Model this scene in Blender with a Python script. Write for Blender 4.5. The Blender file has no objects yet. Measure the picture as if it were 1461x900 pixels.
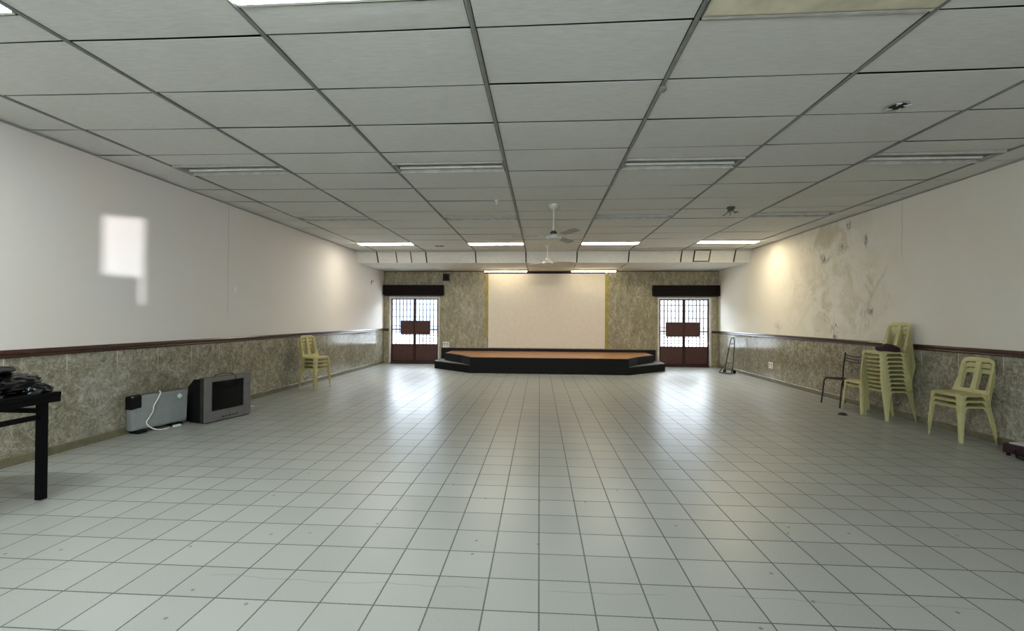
import bpy, bmesh, math, random
from math import sin, cos, pi, radians, sqrt
from mathutils import Vector, Matrix, noise as mnoise
random.seed(7)
SC = bpy.context.scene
COL = SC.collection

# ------------------------------------------------------------------ room measures (metres)
XL, XR, YF, YN = -5.511, 5.856, 15.39, -3.2      # left, right, far and near wall faces
ZC, ZLOW = 3.5215, 3.204                         # main and lowered ceiling
EYE = 1.5625
RUN0, RUNW = -0.4727, 1.4671                     # ceiling runners
ROW0, ROWW = 2.9899, 0.7362                      # ceiling rows
YB0, YB1 = 12.93, 13.10                          # bulkhead top / bottom edge


def zc(x):
    return ZC + 0.0011 * x * x


# ------------------------------------------------------------------ node helper
class N:
    def __init__(s, name):
        s.m = bpy.data.materials.new(name)
        s.m.use_nodes = True
        s.t = s.m.node_tree
        s.b = s.t.nodes['Principled BSDF']

    def n(s, typ, **kw):
        x = s.t.nodes.new(typ)
        for k, v in kw.items():
            if k.startswith('i_'):
                x.inputs[k[2:].replace('_', ' ')].default_value = v
            else:
                setattr(x, k, v)
        return x

    def link(s, a, b):
        s.t.links.new(a, b)

    def _in(s, sock, v):
        if hasattr(v, 'is_linked') or isinstance(v, bpy.types.NodeSocket):
            s.link(v, sock)
        else:
            sock.default_value = v

    def math(s, op, a, b=0.0, c=None, clamp=False):
        x = s.n('ShaderNodeMath', operation=op, use_clamp=clamp)
        s._in(x.inputs[0], a)
        s._in(x.inputs[1], b)
        if c is not None:
            s._in(x.inputs[2], c)
        return x.outputs[0]

    def coord(s):
        return s.n('ShaderNodeTexCoord').outputs['Object']

    def mapping(s, v, loc=(0, 0, 0), rot=(0, 0, 0), scale=(1, 1, 1)):
        x = s.n('ShaderNodeMapping')
        s.link(v, x.inputs[0])
        x.inputs['Location'].default_value = loc
        x.inputs['Rotation'].default_value = rot
        x.inputs['Scale'].default_value = scale
        return x.outputs[0]

    def noise(s, v, scale, detail=4.0, rough=0.55, dist=0.0):
        x = s.n('ShaderNodeTexNoise')
        s.link(v, x.inputs['Vector'])
        x.inputs['Scale'].default_value = scale
        x.inputs['Detail'].default_value = detail
        x.inputs['Roughness'].default_value = rough
        x.inputs['Distortion'].default_value = dist
        return x.outputs['Fac']

    def ramp(s, f, stops):
        x = s.n('ShaderNodeValToRGB')
        s.link(f, x.inputs[0])
        e = x.color_ramp.elements
        e[0].position, e[0].color = stops[0][0], (*stops[0][1], 1)
        e[1].position, e[1].color = stops[-1][0], (*stops[-1][1], 1)
        for p, c in stops[1:-1]:
            k = e.new(p)
            k.color = (*c, 1)
        return x.outputs[0]

    def rng(s, f, a, b, c=0.0, d=1.0):
        x = s.n('ShaderNodeMapRange')
        x.clamp = True
        s._in(x.inputs[0], f)
        for i, v in enumerate((a, b, c, d)):
            x.inputs[i + 1].default_value = v
        return x.outputs[0]

    def mix(s, f, a, b):
        x = s.n('ShaderNodeMix', data_type='RGBA')
        s._in(x.inputs[0], f)
        for sock, v in ((x.inputs[6], a), (x.inputs[7], b)):
            if isinstance(v, tuple):
                sock.default_value = (*v, 1)
            else:
                s.link(v, sock)
        return x.outputs[2]

    def sep(s, v):
        x = s.n('ShaderNodeSeparateXYZ')
        s.link(v, x.inputs[0])
        return x.outputs

    def comb(s, x_, y_, z_):
        x = s.n('ShaderNodeCombineXYZ')
        for i, v in enumerate((x_, y_, z_)):
            s._in(x.inputs[i], v)
        return x.outputs[0]

    def bump(s, h, strength=0.2, dist=0.01):
        x = s.n('ShaderNodeBump')
        s.link(h, x.inputs['Height'])
        x.inputs['Strength'].default_value = strength
        x.inputs['Distance'].default_value = dist
        s.link(x.outputs[0], s.b.inputs['Normal'])

    def set(s, color=None, rough=None, metal=None, spec=None):
        if color is not None:
            s._in(s.b.inputs['Base Color'], (*color, 1) if isinstance(color, tuple) else color)
        if rough is not None:
            s._in(s.b.inputs['Roughness'], rough)
        if metal is not None:
            s.b.inputs['Metallic'].default_value = metal
        if spec is not None:
            s.b.inputs['Specular IOR Level'].default_value = spec
        return s.m


def plain(name, color, rough=0.5, metal=0.0, spec=0.5, var=0.12, scale=9.0):
    m = N(name)
    f = m.noise(m.coord(), scale, 3)
    lo = tuple(c * (1 - var) for c in color)
    hi = tuple(min(1, c * (1 + var)) for c in color)
    return m.set(m.ramp(f, [(0.3, lo), (0.7, hi)]), rough, metal, spec)


def emitter(name, color, strength):
    m = N(name)
    m.set((0.9, 0.9, 0.88), 0.4)
    m.b.inputs['Emission Color'].default_value = (*color, 1)
    m.b.inputs['Emission Strength'].default_value = strength
    return m.m


# ------------------------------------------------------------------ materials
def mat_floor():
    m = N('floor_tiles')
    v = m.mapping(m.coord(), rot=(0, 0, -0.0057), loc=(-0.0058, -2.4115, 0))
    S = m.sep(v)
    b = m.n('ShaderNodeTexBrick', offset=0.0, squash=1.0)
    m.link(v, b.inputs['Vector'])
    b.inputs['Color1'].default_value = (0.300, 0.308, 0.284, 1)
    b.inputs['Color2'].default_value = (0.345, 0.354, 0.328, 1)
    b.inputs['Mortar'].default_value = (0.035, 0.037, 0.032, 1)
    b.inputs['Scale'].default_value = 1.0
    b.inputs['Mortar Size'].default_value = 0.0052
    b.inputs['Mortar Smooth'].default_value = 0.35
    b.inputs['Bias'].default_value = 0.0
    b.inputs['Brick Width'].default_value = 0.3
    b.inputs['Row Height'].default_value = 0.3
    co = m.coord()
    grain = m.noise(co, 110, 2, 0.6)
    big = m.noise(co, 0.55, 4, 0.6)
    mid = m.noise(co, 3.2, 5, 0.65)
    c = m.mix(m.rng(grain, 0.4, 0.7, 0.0, 0.24), b.outputs['Color'], (0.48, 0.49, 0.46))
    c = m.mix(m.rng(big, 0.40, 0.75, 0.0, 0.30), c, (0.31, 0.315, 0.27))
    # old crack wandering across the row in front
    wob = m.noise(m.comb(S[0], 0.0, 0.0), 1.3, 3, 0.6)
    d = m.math('ABSOLUTE', m.math('SUBTRACT', m.math('SUBTRACT', S[1], m.math('MULTIPLY', wob, 0.16)), 0.12))
    brk = m.rng(m.noise(m.comb(S[0], 3.0, 0.0), 0.9, 1), 0.46, 0.5)
    crack = m.math('MULTIPLY', m.rng(d, 0.0012, 0.0035, 1.0, 0.0), brk)
    c = m.mix(m.math('MULTIPLY', crack, 0.55), c, (0.1, 0.1, 0.09))
    # dropped spots of dirt
    vo = m.n('ShaderNodeTexVoronoi', voronoi_dimensions='2D')
    m.link(co, vo.inputs['Vector'])
    vo.inputs['Scale'].default_value = 2.6
    keep = m.rng(m.sep(vo.outputs['Color'])[0], 0.62, 0.66)
    spot = m.math('MULTIPLY', m.rng(vo.outputs['Distance'], 0.020, 0.036, 1.0, 0.0), keep)
    c = m.mix(m.math('MULTIPLY', spot, 0.75), c, (0.09, 0.085, 0.075))
    r = m.math('ADD', m.rng(big, 0.3, 0.75, 0.29, 0.35), m.math('MULTIPLY', b.outputs['Fac'], 0.3))
    m.bump(m.math('SUBTRACT', m.math('MULTIPLY', m.noise(co, 1.2, 1), 0.06), b.outputs['Fac']), 0.16, 0.005)
    return m.set(c, r, spec=0.55)


def mat_marble(name, vertical=1.0, tone=(1, 1, 1), rough=0.3, joints=None):
    m = N(name)
    co = m.coord()
    v = m.mapping(co, scale=(1, 1, 1.0 / vertical))
    warp = m.noise(v, 2.6, 6, 0.62, 1.4)
    fine = m.noise(v, 11.0, 7, 0.70, 1.2)
    spk = m.noise(v, 42.0, 3, 0.6)
    T = lambda c: tuple(a * b for a, b in zip(c, tone))
    patch = m.noise(m.mapping(v, loc=(3, 1, 5)), 4.8, 6, 0.65, 1.2)
    c1 = m.ramp(fine, [(0.34, T((0.17, 0.155, 0.11))), (0.45, T((0.33, 0.315, 0.245))), (0.55, T((0.44, 0.425, 0.345))), (0.68, T((0.66, 0.655, 0.585)))])
    c = m.mix(m.rng(patch, 0.40, 0.62, 0.0, 0.85), c1, m.ramp(spk, [(0.35, T((0.22, 0.195, 0.14))), (0.7, T((0.37, 0.35, 0.275)))]))
    c = m.mix(m.rng(warp, 0.50, 0.66, 0.0, 0.55), c, m.ramp(fine, [(0.35, T((0.42, 0.41, 0.35))), (0.65, T((0.70, 0.70, 0.64)))]))
    vein = m.math('ABSOLUTE', m.math('SUBTRACT', m.noise(v, 5.5, 5, 0.6, 2.2), 0.5))
    c = m.mix(m.rng(vein, 0.0, 0.03, 0.75, 0.0), c, T((0.15, 0.135, 0.095)))
    vein2 = m.math('ABSOLUTE', m.math('SUBTRACT', m.noise(m.mapping(v, loc=(7, 3, 1)), 3.7, 4, 0.6, 1.8), 0.48))
    c = m.mix(m.rng(vein2, 0.0, 0.02, 0.6, 0.0), c, T((0.66, 0.66, 0.60)))
    if joints:
        S = m.sep(co)
        ax, w, zs = joints
        p = m.math('ABSOLUTE', m.math('SUBTRACT', m.math('FRACT', m.math('DIVIDE', m.math('ADD', S[ax], 40.07), w)), 0.5))
        line = m.rng(p, 0.0, 0.007 / w, 1.0, 0.0)
        top = m.rng(m.math('ADD', S[2], m.math('MULTIPLY', m.noise(co, 1.1, 2), 0.9)), zs + 1.10, zs + 1.30)
        c = m.mix(m.math('MULTIPLY', line, m.math('ADD', m.math('MULTIPLY', top, 0.7), 0.07)), c, (0.72, 0.72, 0.67))
        hz = m.math('ABSOLUTE', m.math('SUBTRACT', S[2], 0.60))
        c = m.mix(m.rng(hz, 0.0, 0.006, 0.12, 0.0), c, (0.62, 0.62, 0.56))
    m.bump(fine, 0.06, 0.004)
    return m.set(c, m.rng(fine, 0.3, 0.7, rough, rough + 0.12), spec=0.7)


def ell(m, S, cy, cz, ry, rz, soft=0.5):
    """0..1 mask of an ellipse on a side wall (y, z), 1 in its middle"""
    a = m.math('POWER', m.math('ABSOLUTE', m.math('DIVIDE', m.math('SUBTRACT', S[1], cy), ry)), 2.0)
    b = m.math('POWER', m.math('ABSOLUTE', m.math('DIVIDE', m.math('SUBTRACT', S[2], cz), rz)), 2.0)
    return m.rng(m.math('SQRT', m.math('ADD', a, b)), soft, 1.0, 1.0, 0.0)


def mat_plaster(name, base, warm, side):
    m = N(name)
    co = m.coord()
    S = m.sep(co)
    big = m.noise(co, 0.7, 4, 0.6)
    fine = m.noise(co, 28, 3, 0.6)
    c = m.mix(m.rng(big, 0.4, 0.68), base, warm)
    c = m.mix(m.rng(m.noise(co, 5, 5, 0.7), 0.62, 0.8, 0, 0.18), c, tuple(x * 0.72 for x in base))
    cy = 7.55 if side == 'l' else 7.733
    wob = m.math('MULTIPLY', m.math('SUBTRACT', m.noise(m.comb(0.0, 0.0, S[2]), 3.0, 4, 0.6), 0.5), 0.10)
    d = m.math('ABSOLUTE', m.math('SUBTRACT', m.math('SUBTRACT', S[1], cy), wob))
    lim = m.rng(S[2], 1.5, 1.75) if side == 'l' else m.rng(S[2], 2.45, 2.7)
    c = m.mix(m.math('MULTIPLY', m.rng(d, 0.002, 0.012, 0.5, 0.0), lim), c, tuple(x * 0.4 for x in base))
    if side == 'r':
        # damp: stained plaster, black mould strokes and cracks with peeled edges
        damp = ell(m, S, 9.6, 2.2, 2.2, 1.7, 0.25)
        n1 = m.noise(co, 2.2, 6, 0.7, 0.6)
        c = m.mix(m.math('MULTIPLY', damp, m.rng(n1, 0.44, 0.60, 0.0, 0.55)), c, (0.52, 0.47, 0.31))
        top = ell(m, S, 9.6, 3.35, 1.5, 0.55, 0.2)
        c = m.mix(m.math('MULTIPLY', top, m.rng(n1, 0.4, 0.62, 0.0, 0.55)), c, (0.46, 0.39, 0.26))
        v2 = m.mapping(co, rot=(radians(30), 0, 0), scale=(1, 5.0, 1.6))
        st = m.noise(v2, 4.0, 5, 0.75, 0.5)
        for (y, z, ry, rz, k, lo) in ((9.75, 2.86, 0.24, 0.13, 0.85, 0.44), (9.25, 2.98, 0.26, 0.13, 0.85, 0.45), (9.02, 3.40, 0.10, 0.10, 0.95, 0.40),
                                      (8.55, 3.02, 0.06, 0.16, 0.8, 0.40), (9.95, 3.12, 0.5, 0.22, 0.35, 0.46), (9.42, 1.42, 0.20, 0.22, 0.75, 0.50),
                                      (9.42, 1.25, 0.08, 0.06, 0.9, 0.35), (8.45, 1.75, 0.10, 0.10, 0.7, 0.42), (8.7, 1.6, 0.6, 0.4, 0.3, 0.48),
                                      (11.6, 1.4, 0.25, 0.2, 0.4, 0.46)):
            c = m.mix(m.math('MULTIPLY', ell(m, S, y, z, ry, rz, 0.3), m.rng(st, lo, lo + 0.12, 0.0, k)), c, (0.10, 0.10, 0.075))
        # meandering cracks
        w1 = m.noise(co, 1.5, 4, 0.6, 0.8)
        cr = m.math('ABSOLUTE', m.math('SUBTRACT', w1, 0.5))
        area = ell(m, S, 9.3, 1.9, 1.7, 1.1, 0.4)
        gate = m.rng(m.noise(co, 2.3, 2), 0.5, 0.56)
        c = m.mix(m.math('MULTIPLY', m.math('MULTIPLY', m.rng(cr, 0.0, 0.010, 0.6, 0.0), area), gate), c, (0.22, 0.21, 0.15))
        # long slanted peel line beside the tall chair stack
        dl = m.math('ABSOLUTE', m.math('SUBTRACT', m.math('ADD', m.math('SUBTRACT', S[1], 8.05), m.math('MULTIPLY', m.math('SUBTRACT', 2.55, S[2]), -0.62)), m.math('MULTIPLY', m.math('SUBTRACT', n1, 0.5), 0.30)))
        c = m.mix(m.math('MULTIPLY', m.math('MULTIPLY', m.rng(dl, 0.0, 0.05, 0.28, 0.0), m.rng(S[2], 1.5, 1.7)), m.rng(S[2], 2.6, 2.4)), c, (0.33, 0.32, 0.24))
    m.bump(m.math('ADD', m.math('MULTIPLY', fine, 0.3), m.noise(co, 3, 3)), 0.10, 0.01)
    return m.set(c, 0.7, spec=0.25)


def mat_ceiling():
    m = N('ceiling_board')
    co = m.coord()
    streak = m.noise(m.mapping(co, scale=(1, 9, 1)), 9, 4, 0.65)
    big = m.noise(co, 0.9, 3, 0.6)
    c = m.mix(m.rng(streak, 0.35, 0.7), (0.60, 0.59, 0.55), (0.70, 0.69, 0.64))
    c = m.mix(m.rng(big, 0.45, 0.75, 0, 0.4), c, (0.57, 0.55, 0.485))
    m.bump(m.noise(co, 60, 3, 0.7), 0.18, 0.004)
    return m.set(c, 0.75, spec=0.2)


def mat_wood_floor():
    m = N('stage_boards')
    co = m.coord()
    S = m.sep(co)
    g = m.noise(m.mapping(co, scale=(1.2, 14, 1)), 3.0, 5, 0.6, 0.5)
    c = m.ramp(g, [(0.3, (0.30, 0.13, 0.05)), (0.55, (0.46, 0.23, 0.10)), (0.75, (0.56, 0.32, 0.16))])
    p = m.math('ABSOLUTE', m.math('SUBTRACT', m.math('FRACT', m.math('DIVIDE', S[1], 0.14)), 0.5))
    c = m.mix(m.rng(p, 0.0, 0.03, 0.7, 0.0), c, (0.07, 0.03, 0.015))
    c = m.mix(m.rng(m.noise(co, 2, 4, 0.7), 0.5, 0.72, 0, 0.4), c, (0.22, 0.10, 0.05))
    return m.set(c, 0.38, spec=0.5)


M = {}
M['floor'] = mat_floor()
M['dado'] = mat_marble('dado_marble_tile', 1.0, (0.74, 0.71, 0.65), 0.10, (1, 0.62, 0.15))
M['far_tile'] = mat_marble('far_wall_marble_tile', 2.4, (0.88, 0.80, 0.60), 0.3)
M['plaster_l'] = mat_plaster('plaster_left', (0.70, 0.665, 0.63), (0.71, 0.645, 0.59), 'l')
M['plaster_r'] = mat_plaster('plaster_right', (0.755, 0.725, 0.65), (0.745, 0.69, 0.59), 'r')
M['ceiling'] = mat_ceiling()
M['void'] = plain('roof_void', (0.012, 0.012, 0.011), 0.9, var=0.05)
M['runner'] = plain('runner_metal', (0.22, 0.22, 0.205), 0.5, 0.2)
M['runner_light'] = plain('runner_face', (0.36, 0.36, 0.34), 0.4, 0.4)
M['rail_wood'] = plain('dark_varnished_wood', (0.055, 0.022, 0.014), 0.28, var=0.35, scale=20)
M['skirting'] = plain('skirting_tile', (0.15, 0.135, 0.08), 0.35, var=0.25)
M['dark_skirting'] = plain('dark_skirting', (0.012, 0.008, 0.007), 0.5, spec=0.2)
M['steel_black'] = plain('black_steel', (0.0025, 0.0025, 0.003), 0.5, spec=0.08)
M['bag'] = plain('black_plastic_bag', (0.002, 0.002, 0.0025), 0.20, spec=0.22)
M['bag_matte'] = plain('black_cloth_bag', (0.003, 0.003, 0.0035), 0.4, spec=0.15)
M['tube_dead'] = plain('unlit_tube', (0.72, 0.71, 0.66), 0.3)
M['housing'] = plain('light_housing', (0.42, 0.41, 0.35), 0.5, var=0.2)
M['housing_frame'] = plain('light_frame', (0.52, 0.51, 0.46), 0.45)
M['yellow_diffuser'] = plain('yellowed_diffuser', (0.66, 0.60, 0.44), 0.4, var=0.2, scale=4)
M['lit_cool'] = emitter('lit_diffuser_cool', (0.90, 1.0, 0.98), 14.0)
M['lit_warm'] = emitter('lit_diffuser_warm', (1.0, 0.86, 0.60), 10.0)
M['lit_tube'] = emitter('lit_tube_warm', (1.0, 0.86, 0.60), 7.0)
M['lit_white'] = emitter('lit_diffuser_white', (1.0, 0.94, 0.80), 8.5)
M['fan_white'] = plain('fan_enamel', (0.58, 0.57, 0.50), 0.4)
M['fan_blade'] = plain('fan_blade_shaded', (0.34, 0.33, 0.29), 0.4)  # white blades with the shade of their undersides put into the colour
M['fan_dark'] = plain('fan_dark', (0.05, 0.045, 0.04), 0.5)
M['shutter_box'] = plain('shutter_box_brown', (0.006, 0.003, 0.003), 0.6, spec=0.12)
M['door_white'] = plain('door_frame_white', (0.62, 0.60, 0.55), 0.45)
M['gate'] = plain('gate_maroon_steel', (0.030, 0.010, 0.009), 0.5, spec=0.3)
M['gate_plate'] = plain('gate_plate_maroon', (0.085, 0.036, 0.030), 0.45, spec=0.3)
M['stage_skirt'] = plain('stage_skirt_black', (0.006, 0.0065, 0.006), 0.6, spec=0.15)
M['stage_top'] = mat_wood_floor()
M['screen'] = plain('screen_white', (0.80, 0.745, 0.645), 0.75, var=0.03, spec=0.2)
M['batten'] = plain('olive_batten', (0.36, 0.29, 0.05), 0.45, var=0.2)
M['plastic'] = plain('olive_chair_plastic', (0.47, 0.44, 0.205), 0.38, var=0.14, scale=6)
M['plastic_l'] = plain('tan_chair_plastic', (0.46, 0.40, 0.17), 0.36, var=0.2, scale=6)
M['chair_steel'] = plain('dark_tube_steel', (0.010, 0.009, 0.011), 0.4, spec=0.25)
M['seat_ply'] = plain('dark_seat_board', (0.028, 0.022, 0.020), 0.45)
M['heater'] = plain('heater_enamel', (0.265, 0.29, 0.285), 0.42, var=0.08)
M['black_plastic'] = plain('black_plastic', (0.005, 0.005, 0.0055), 0.5, spec=0.18)
M['white_plastic'] = plain('white_plastic', (0.75, 0.75, 0.72), 0.4, var=0.06)
M['tv_silver'] = plain('tv_silver', (0.15, 0.142, 0.138), 0.36, 0.2)
M['tv_dark'] = plain('tv_dark_edge', (0.030, 0.025, 0.022), 0.5, spec=0.25)
M['glass_dark'] = plain('picture_tube_glass', (0.004, 0.004, 0.005), 0.12, spec=0.18)
M['cloth'] = plain('maroon_cloth', (0.022, 0.006, 0.009), 0.85, var=0.4)
M['red_box'] = plain('dark_red_box', (0.022, 0.004, 0.006), 0.5)
M['paper'] = plain('white_paper', (0.66, 0.65, 0.64), 0.7)
M['leaf'] = plain('dry_scrap', (0.03, 0.028, 0.02), 0.8, var=0.4)
M['trolley'] = plain('trolley_steel', (0.045, 0.04, 0.045), 0.35, 0.4)
M['pave'] = plain('outside_paving', (0.50, 0.50, 0.48), 0.8)
M['yard_wall'] = plain('yard_wall_paint', (0.125, 0.13, 0.13), 0.8)
M['yard_blue'] = plain('yard_wall_blue_cast', (0.105, 0.135, 0.175), 0.8)  # blue cast of skylight at the left door put into the wall colour
M['yard_green'] = plain('yard_hedge_leaves', (0.10, 0.17, 0.07), 0.7, var=0.6, scale=12)


# ------------------------------------------------------------------ mesh builder
class MB:
    def __init__(s):
        s.bm = bmesh.new()

    def face(s, vs):
        try:
            return s.bm.faces.new(vs)
        except ValueError:
            return None

    def v(s, p):
        return s.bm.verts.new(p)

    def box(s, x0, x1, y0, y1, z0, z1, bev=0.0, mat=None):
        ps = [(x, y, z) for z in (z0, z1) for y in (y0, y1) for x in (x0, x1)]
        if mat is not None:
            ps = [mat @ Vector(p) for p in ps]
        q = [s.v(p) for p in ps]
        fs = [s.face([q[i] for i in ix]) for ix in ((0, 2, 3, 1), (4, 5, 7, 6), (0, 1, 5, 4), (2, 6, 7, 3), (0, 4, 6, 2), (1, 3, 7, 5))]
        if bev > 0:
            ed = list({e for f in fs for e in f.edges})
            bmesh.ops.bevel(s.bm, geom=ed, offset=bev, segments=2, affect='EDGES', profile=0.6)
        return s

    def prism(s, poly, z0, z1, mat=None):
        """poly: list of (x, y) counter clockwise"""
        T = (lambda p: mat @ Vector(p)) if mat is not None else (lambda p: p)
        lo = [s.v(T((x, y, z0))) for x, y in poly]
        hi = [s.v(T((x, y, z1))) for x, y in poly]
        n = len(poly)
        s.face(lo[::-1])
        s.face(hi)
        for i in range(n):
            s.face([lo[i], lo[(i + 1) % n], hi[(i + 1) % n], hi[i]])
        return s

    def rings(s, rings, cap=True, close=True):
        R = [[s.v(p) for p in r] for r in rings]
        for a, b in zip(R, R[1:]):
            n = len(a)
            for i in range(n if close else n - 1):
                s.face([a[i], a[(i + 1) % n], b[(i + 1) % n], b[i]])
        if cap:
            s.face(R[0][::-1])
            s.face(R[-1])
        return s

    def tube(s, pts, r, n=10, closed=False):
        pts = [Vector(p) for p in pts]
        rr = r if isinstance(r, (list, tuple)) else [r] * len(pts)
        out = []
        up = None
        L = len(pts)
        for i, p in enumerate(pts):
            if closed:
                t = pts[(i + 1) % L] - pts[i - 1]
            else:
                t = pts[min(i + 1, L - 1)] - pts[max(i - 1, 0)]
            t.normalize()
            if up is None:
                up = Vector((0, 0, 1)) if abs(t.z) < 0.9 else Vector((1, 0, 0))
            side = t.cross(up)
            if side.length < 1e-6:
                side = t.orthogonal()
            side.normalize()
            up = side.cross(t).normalized()
            out.append([p + (side * cos(2 * pi * k / n) + up * sin(2 * pi * k / n)) * rr[i] for k in range(n)])
        if closed:
            out.append(out[0])
            return s.rings(out, cap=False)
        return s.rings(out)

    def strip(s, pts, norms, w, t):
        """flat bar swept along pts; norms = direction of the thickness; w width (list ok), t thickness"""
        pts = [Vector(p) for p in pts]
        W = w if isinstance(w, (list, tuple)) else [w] * len(pts)
        out = []
        for i, p in enumerate(pts):
            tg = (pts[min(i + 1, len(pts) - 1)] - pts[max(i - 1, 0)]).normalized()
            nn = Vector(norms[i] if isinstance(norms, list) else norms)
            nn = (nn - tg * nn.dot(tg)).normalized()
            sd = tg.cross(nn)
            a, b = sd * W[i] / 2, nn * t / 2
            c = 0.72
            out.append([p - a * c - b, p + a * c - b, p + a - b * 0.4, p + a + b * 0.4, p + a * c + b, p - a * c + b, p - a + b * 0.4, p - a - b * 0.4])
        return s.rings(out)

    def lathe(s, prof, n=24, at=(0, 0, 0), mat=None):
        T = (lambda p: mat @ Vector(p)) if mat is not None else (lambda p: p)
        R = []
        for r, z in prof:
            r = max(r, 1e-4)
            R.append([T((at[0] + r * cos(2 * pi * k / n), at[1] + r * sin(2 * pi * k / n), at[2] + z)) for k in range(n)])
        return s.rings(R)

    def grid(s, fn, nu, nv, closed_u=False):
        V = [[s.v(fn(i / nu, j / nv)) for i in range(nu if closed_u else nu + 1)] for j in range(nv + 1)]
        w = len(V[0])
        for j in range(nv):
            for i in range(nu):
                s.face([V[j][i], V[j][(i + 1) % w], V[j + 1][(i + 1) % w], V[j + 1][i]])
        return s

    def build(s, name, mats, parent=None, smooth=None, loc=None, rz=0.0):
        bmesh.ops.recalc_face_normals(s.bm, faces=s.bm.faces[:])
        me = bpy.data.meshes.new(name)
        s.bm.to_mesh(me)
        s.bm.free()
        for m in (mats if isinstance(mats, (list, tuple)) else [mats]):
            me.materials.append(m)
        if smooth:
            me.shade_smooth()
            me.set_sharp_from_angle(angle=radians(smooth))
        o = bpy.data.objects.new(name, me)
        COL.objects.link(o)
        if parent is not None:
            o.parent = parent
        if loc is not None:
            o.location = loc
        o.rotation_euler.z = rz
        return o


def tag(o, label=None, cat=None, group=None, kind=None):
    if label:
        o['label'] = label
    if cat:
        o['category'] = cat
    if group:
        o['group'] = group
    if kind:
        o['kind'] = kind
    return o


def thing(name, label, cat, loc=(0, 0, 0), rz=0.0, group=None):
    o = bpy.data.objects.new(name, None)
    o.empty_display_size = 0.1
    COL.objects.link(o)
    o.location = loc
    o.rotation_euler.z = rz
    return tag(o, label, cat, group)


def dup(root, loc, rz, label, group=None):
    r = root.copy()
    COL.objects.link(r)
    r.location = loc
    r.rotation_euler.z = rz
    r['label'] = label
    if group:
        r['group'] = group
    for ch in list(root.children):
        c = ch.copy()
        COL.objects.link(c)
        c.parent = r
        for g in list(ch.children):
            d = g.copy()
            COL.objects.link(d)
            d.parent = c
    return r


def struct(o):
    o['kind'] = 'structure'
    return o


# ================================================================== SETTING
T = 0.25
# floor
struct(MB().box(XL - T, XR + T, YN - T, YF + T, -0.12, 0.0).build('floor', M['floor']))

# side walls: plaster above the rail, tiled dado below it
HD = 1.135
for side, x0, x1, mk in (('left', XL - T, XL, 'plaster_l'), ('right', XR, XR + T, 'plaster_r')):
    struct(MB().box(x0, x1, YN - T, YF + T, HD, 3.85).build('wall_' + side, M[mk]))
    d = MB().box(x0, x1, YN - T, YF + T, -0.12, HD).build('dado_' + side, M['dado'])
    struct(d)
    sgn = 1 if side == 'left' else -1
    xf = XL if side == 'left' else XR
    # moulded dado rail
    prof = [(0, 1.125), (0.018, 1.125), (0.026, 1.14), (0.020, 1.155), (0.032, 1.168), (0.034, 1.188), (0.022, 1.209), (0, 1.209)]
    b = MB()
    b.rings([[(xf + sgn * p, y, z) for p, z in prof] for y in (YN, YF)])
    struct(b.build('trim_1' if side == 'left' else 'trim_2', M['rail_wood']))
    b = MB()
    b.rings([[(xf + sgn * p, y, z) for p, z in [(0, 0), (0.016, 0), (0.016, 0.085), (0.010, 0.095), (0, 0.095)]] for y in (YN, YF)])
    struct(b.build('baseboard_' + side, M['skirting']))

# far wall with two door openings
DL = (-5.32, -3.53, 2.33)
DR = (3.87, 5.62, 2.33)
b = MB()
for x0, x1, z0 in ((XL, DL[0], -0.12), (DL[0], DL[1], DL[2]), (DL[1], DR[0], -0.12), (DR[0], DR[1], DR[2]), (DR[1], XR, -0.12)):
    b.box(x0, x1, YF, YF + T, z0, 3.85)
struct(b.build('wall_far', M['far_tile']))
struct(MB().box(DL[1] + 0.06, DR[0] - 0.06, YF - 0.03, YF, 0.0, 0.555, 0.004).build('baseboard_far', M['dark_skirting']))
# short returns of the rail on the far wall
struct(MB().box(XL + 0.03, DL[0] - 0.01, YF - 0.03, YF, 1.125, 1.209, 0.004).build('trim_3', M['rail_wood']))
struct(MB().box(DR[1] + 0.01, XR - 0.03, YF - 0.03, YF, 1.125, 1.209, 0.004).build('trim_4', M['rail_wood']))

# near wall, behind the photographer, with wide windows
WINS = [(-3.4, -1.4), (2.0, 3.4)]
WZ0, WZ1 = 1.0, 2.75


GLARE = (6.0, -12.0, 0.15)


def slot(y, z, face):
    """where the glare that reaches (y, z) on the left wall crosses a face of the near wall"""
    S_ = Vector(GLARE)
    P = Vector((XL, y, z))
    t = (face - S_.y) / (P.y - S_.y)
    q = S_ + (P - S_) * t
    return q.x, q.z


gx1, gz0 = slot(5.80, 2.16, YN - T)  # edges of an unseen slot, shaped to cut the glare to its patch
gx0, gz1 = slot(5.29, 2.83, YN)
sx1, sz0 = slot(5.875, 1.74, YN - T)
sx0, _ = slot(5.815, 2.0, YN)
b = MB()
b.box(XL, XR, YN - T, YN, -0.12, WZ0 if WZ0 < sz0 else sz0 - 0.0)
zb = min(WZ0, sz0)
b.box(XL, XR, YN - T, YN, WZ1, 3.85)
b.box(XL, WINS[0][0], YN - T, YN, zb, WZ1)
b.box(WINS[0][1], min(gx0, sx0), YN - T, YN, zb, WZ1)
b.box(max(gx1, sx1), WINS[1][0], YN - T, YN, zb, WZ1)
b.box(WINS[1][1], XR, YN - T, YN, zb, WZ1)
b.box(min(gx0, sx0), max(gx1, sx1), YN - T, YN, gz1, WZ1)
if sx0 < gx0:
    b.box(sx0, gx0, YN - T, YN, gz0, gz1)
b.box(sx1, max(gx1, sx1), YN - T, YN, zb, gz0)
if sx0 > gx0:
    b.box(gx0, sx0, YN - T, YN, zb, gz0)
struct(b.build('wall_near', M['plaster_l']))
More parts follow.
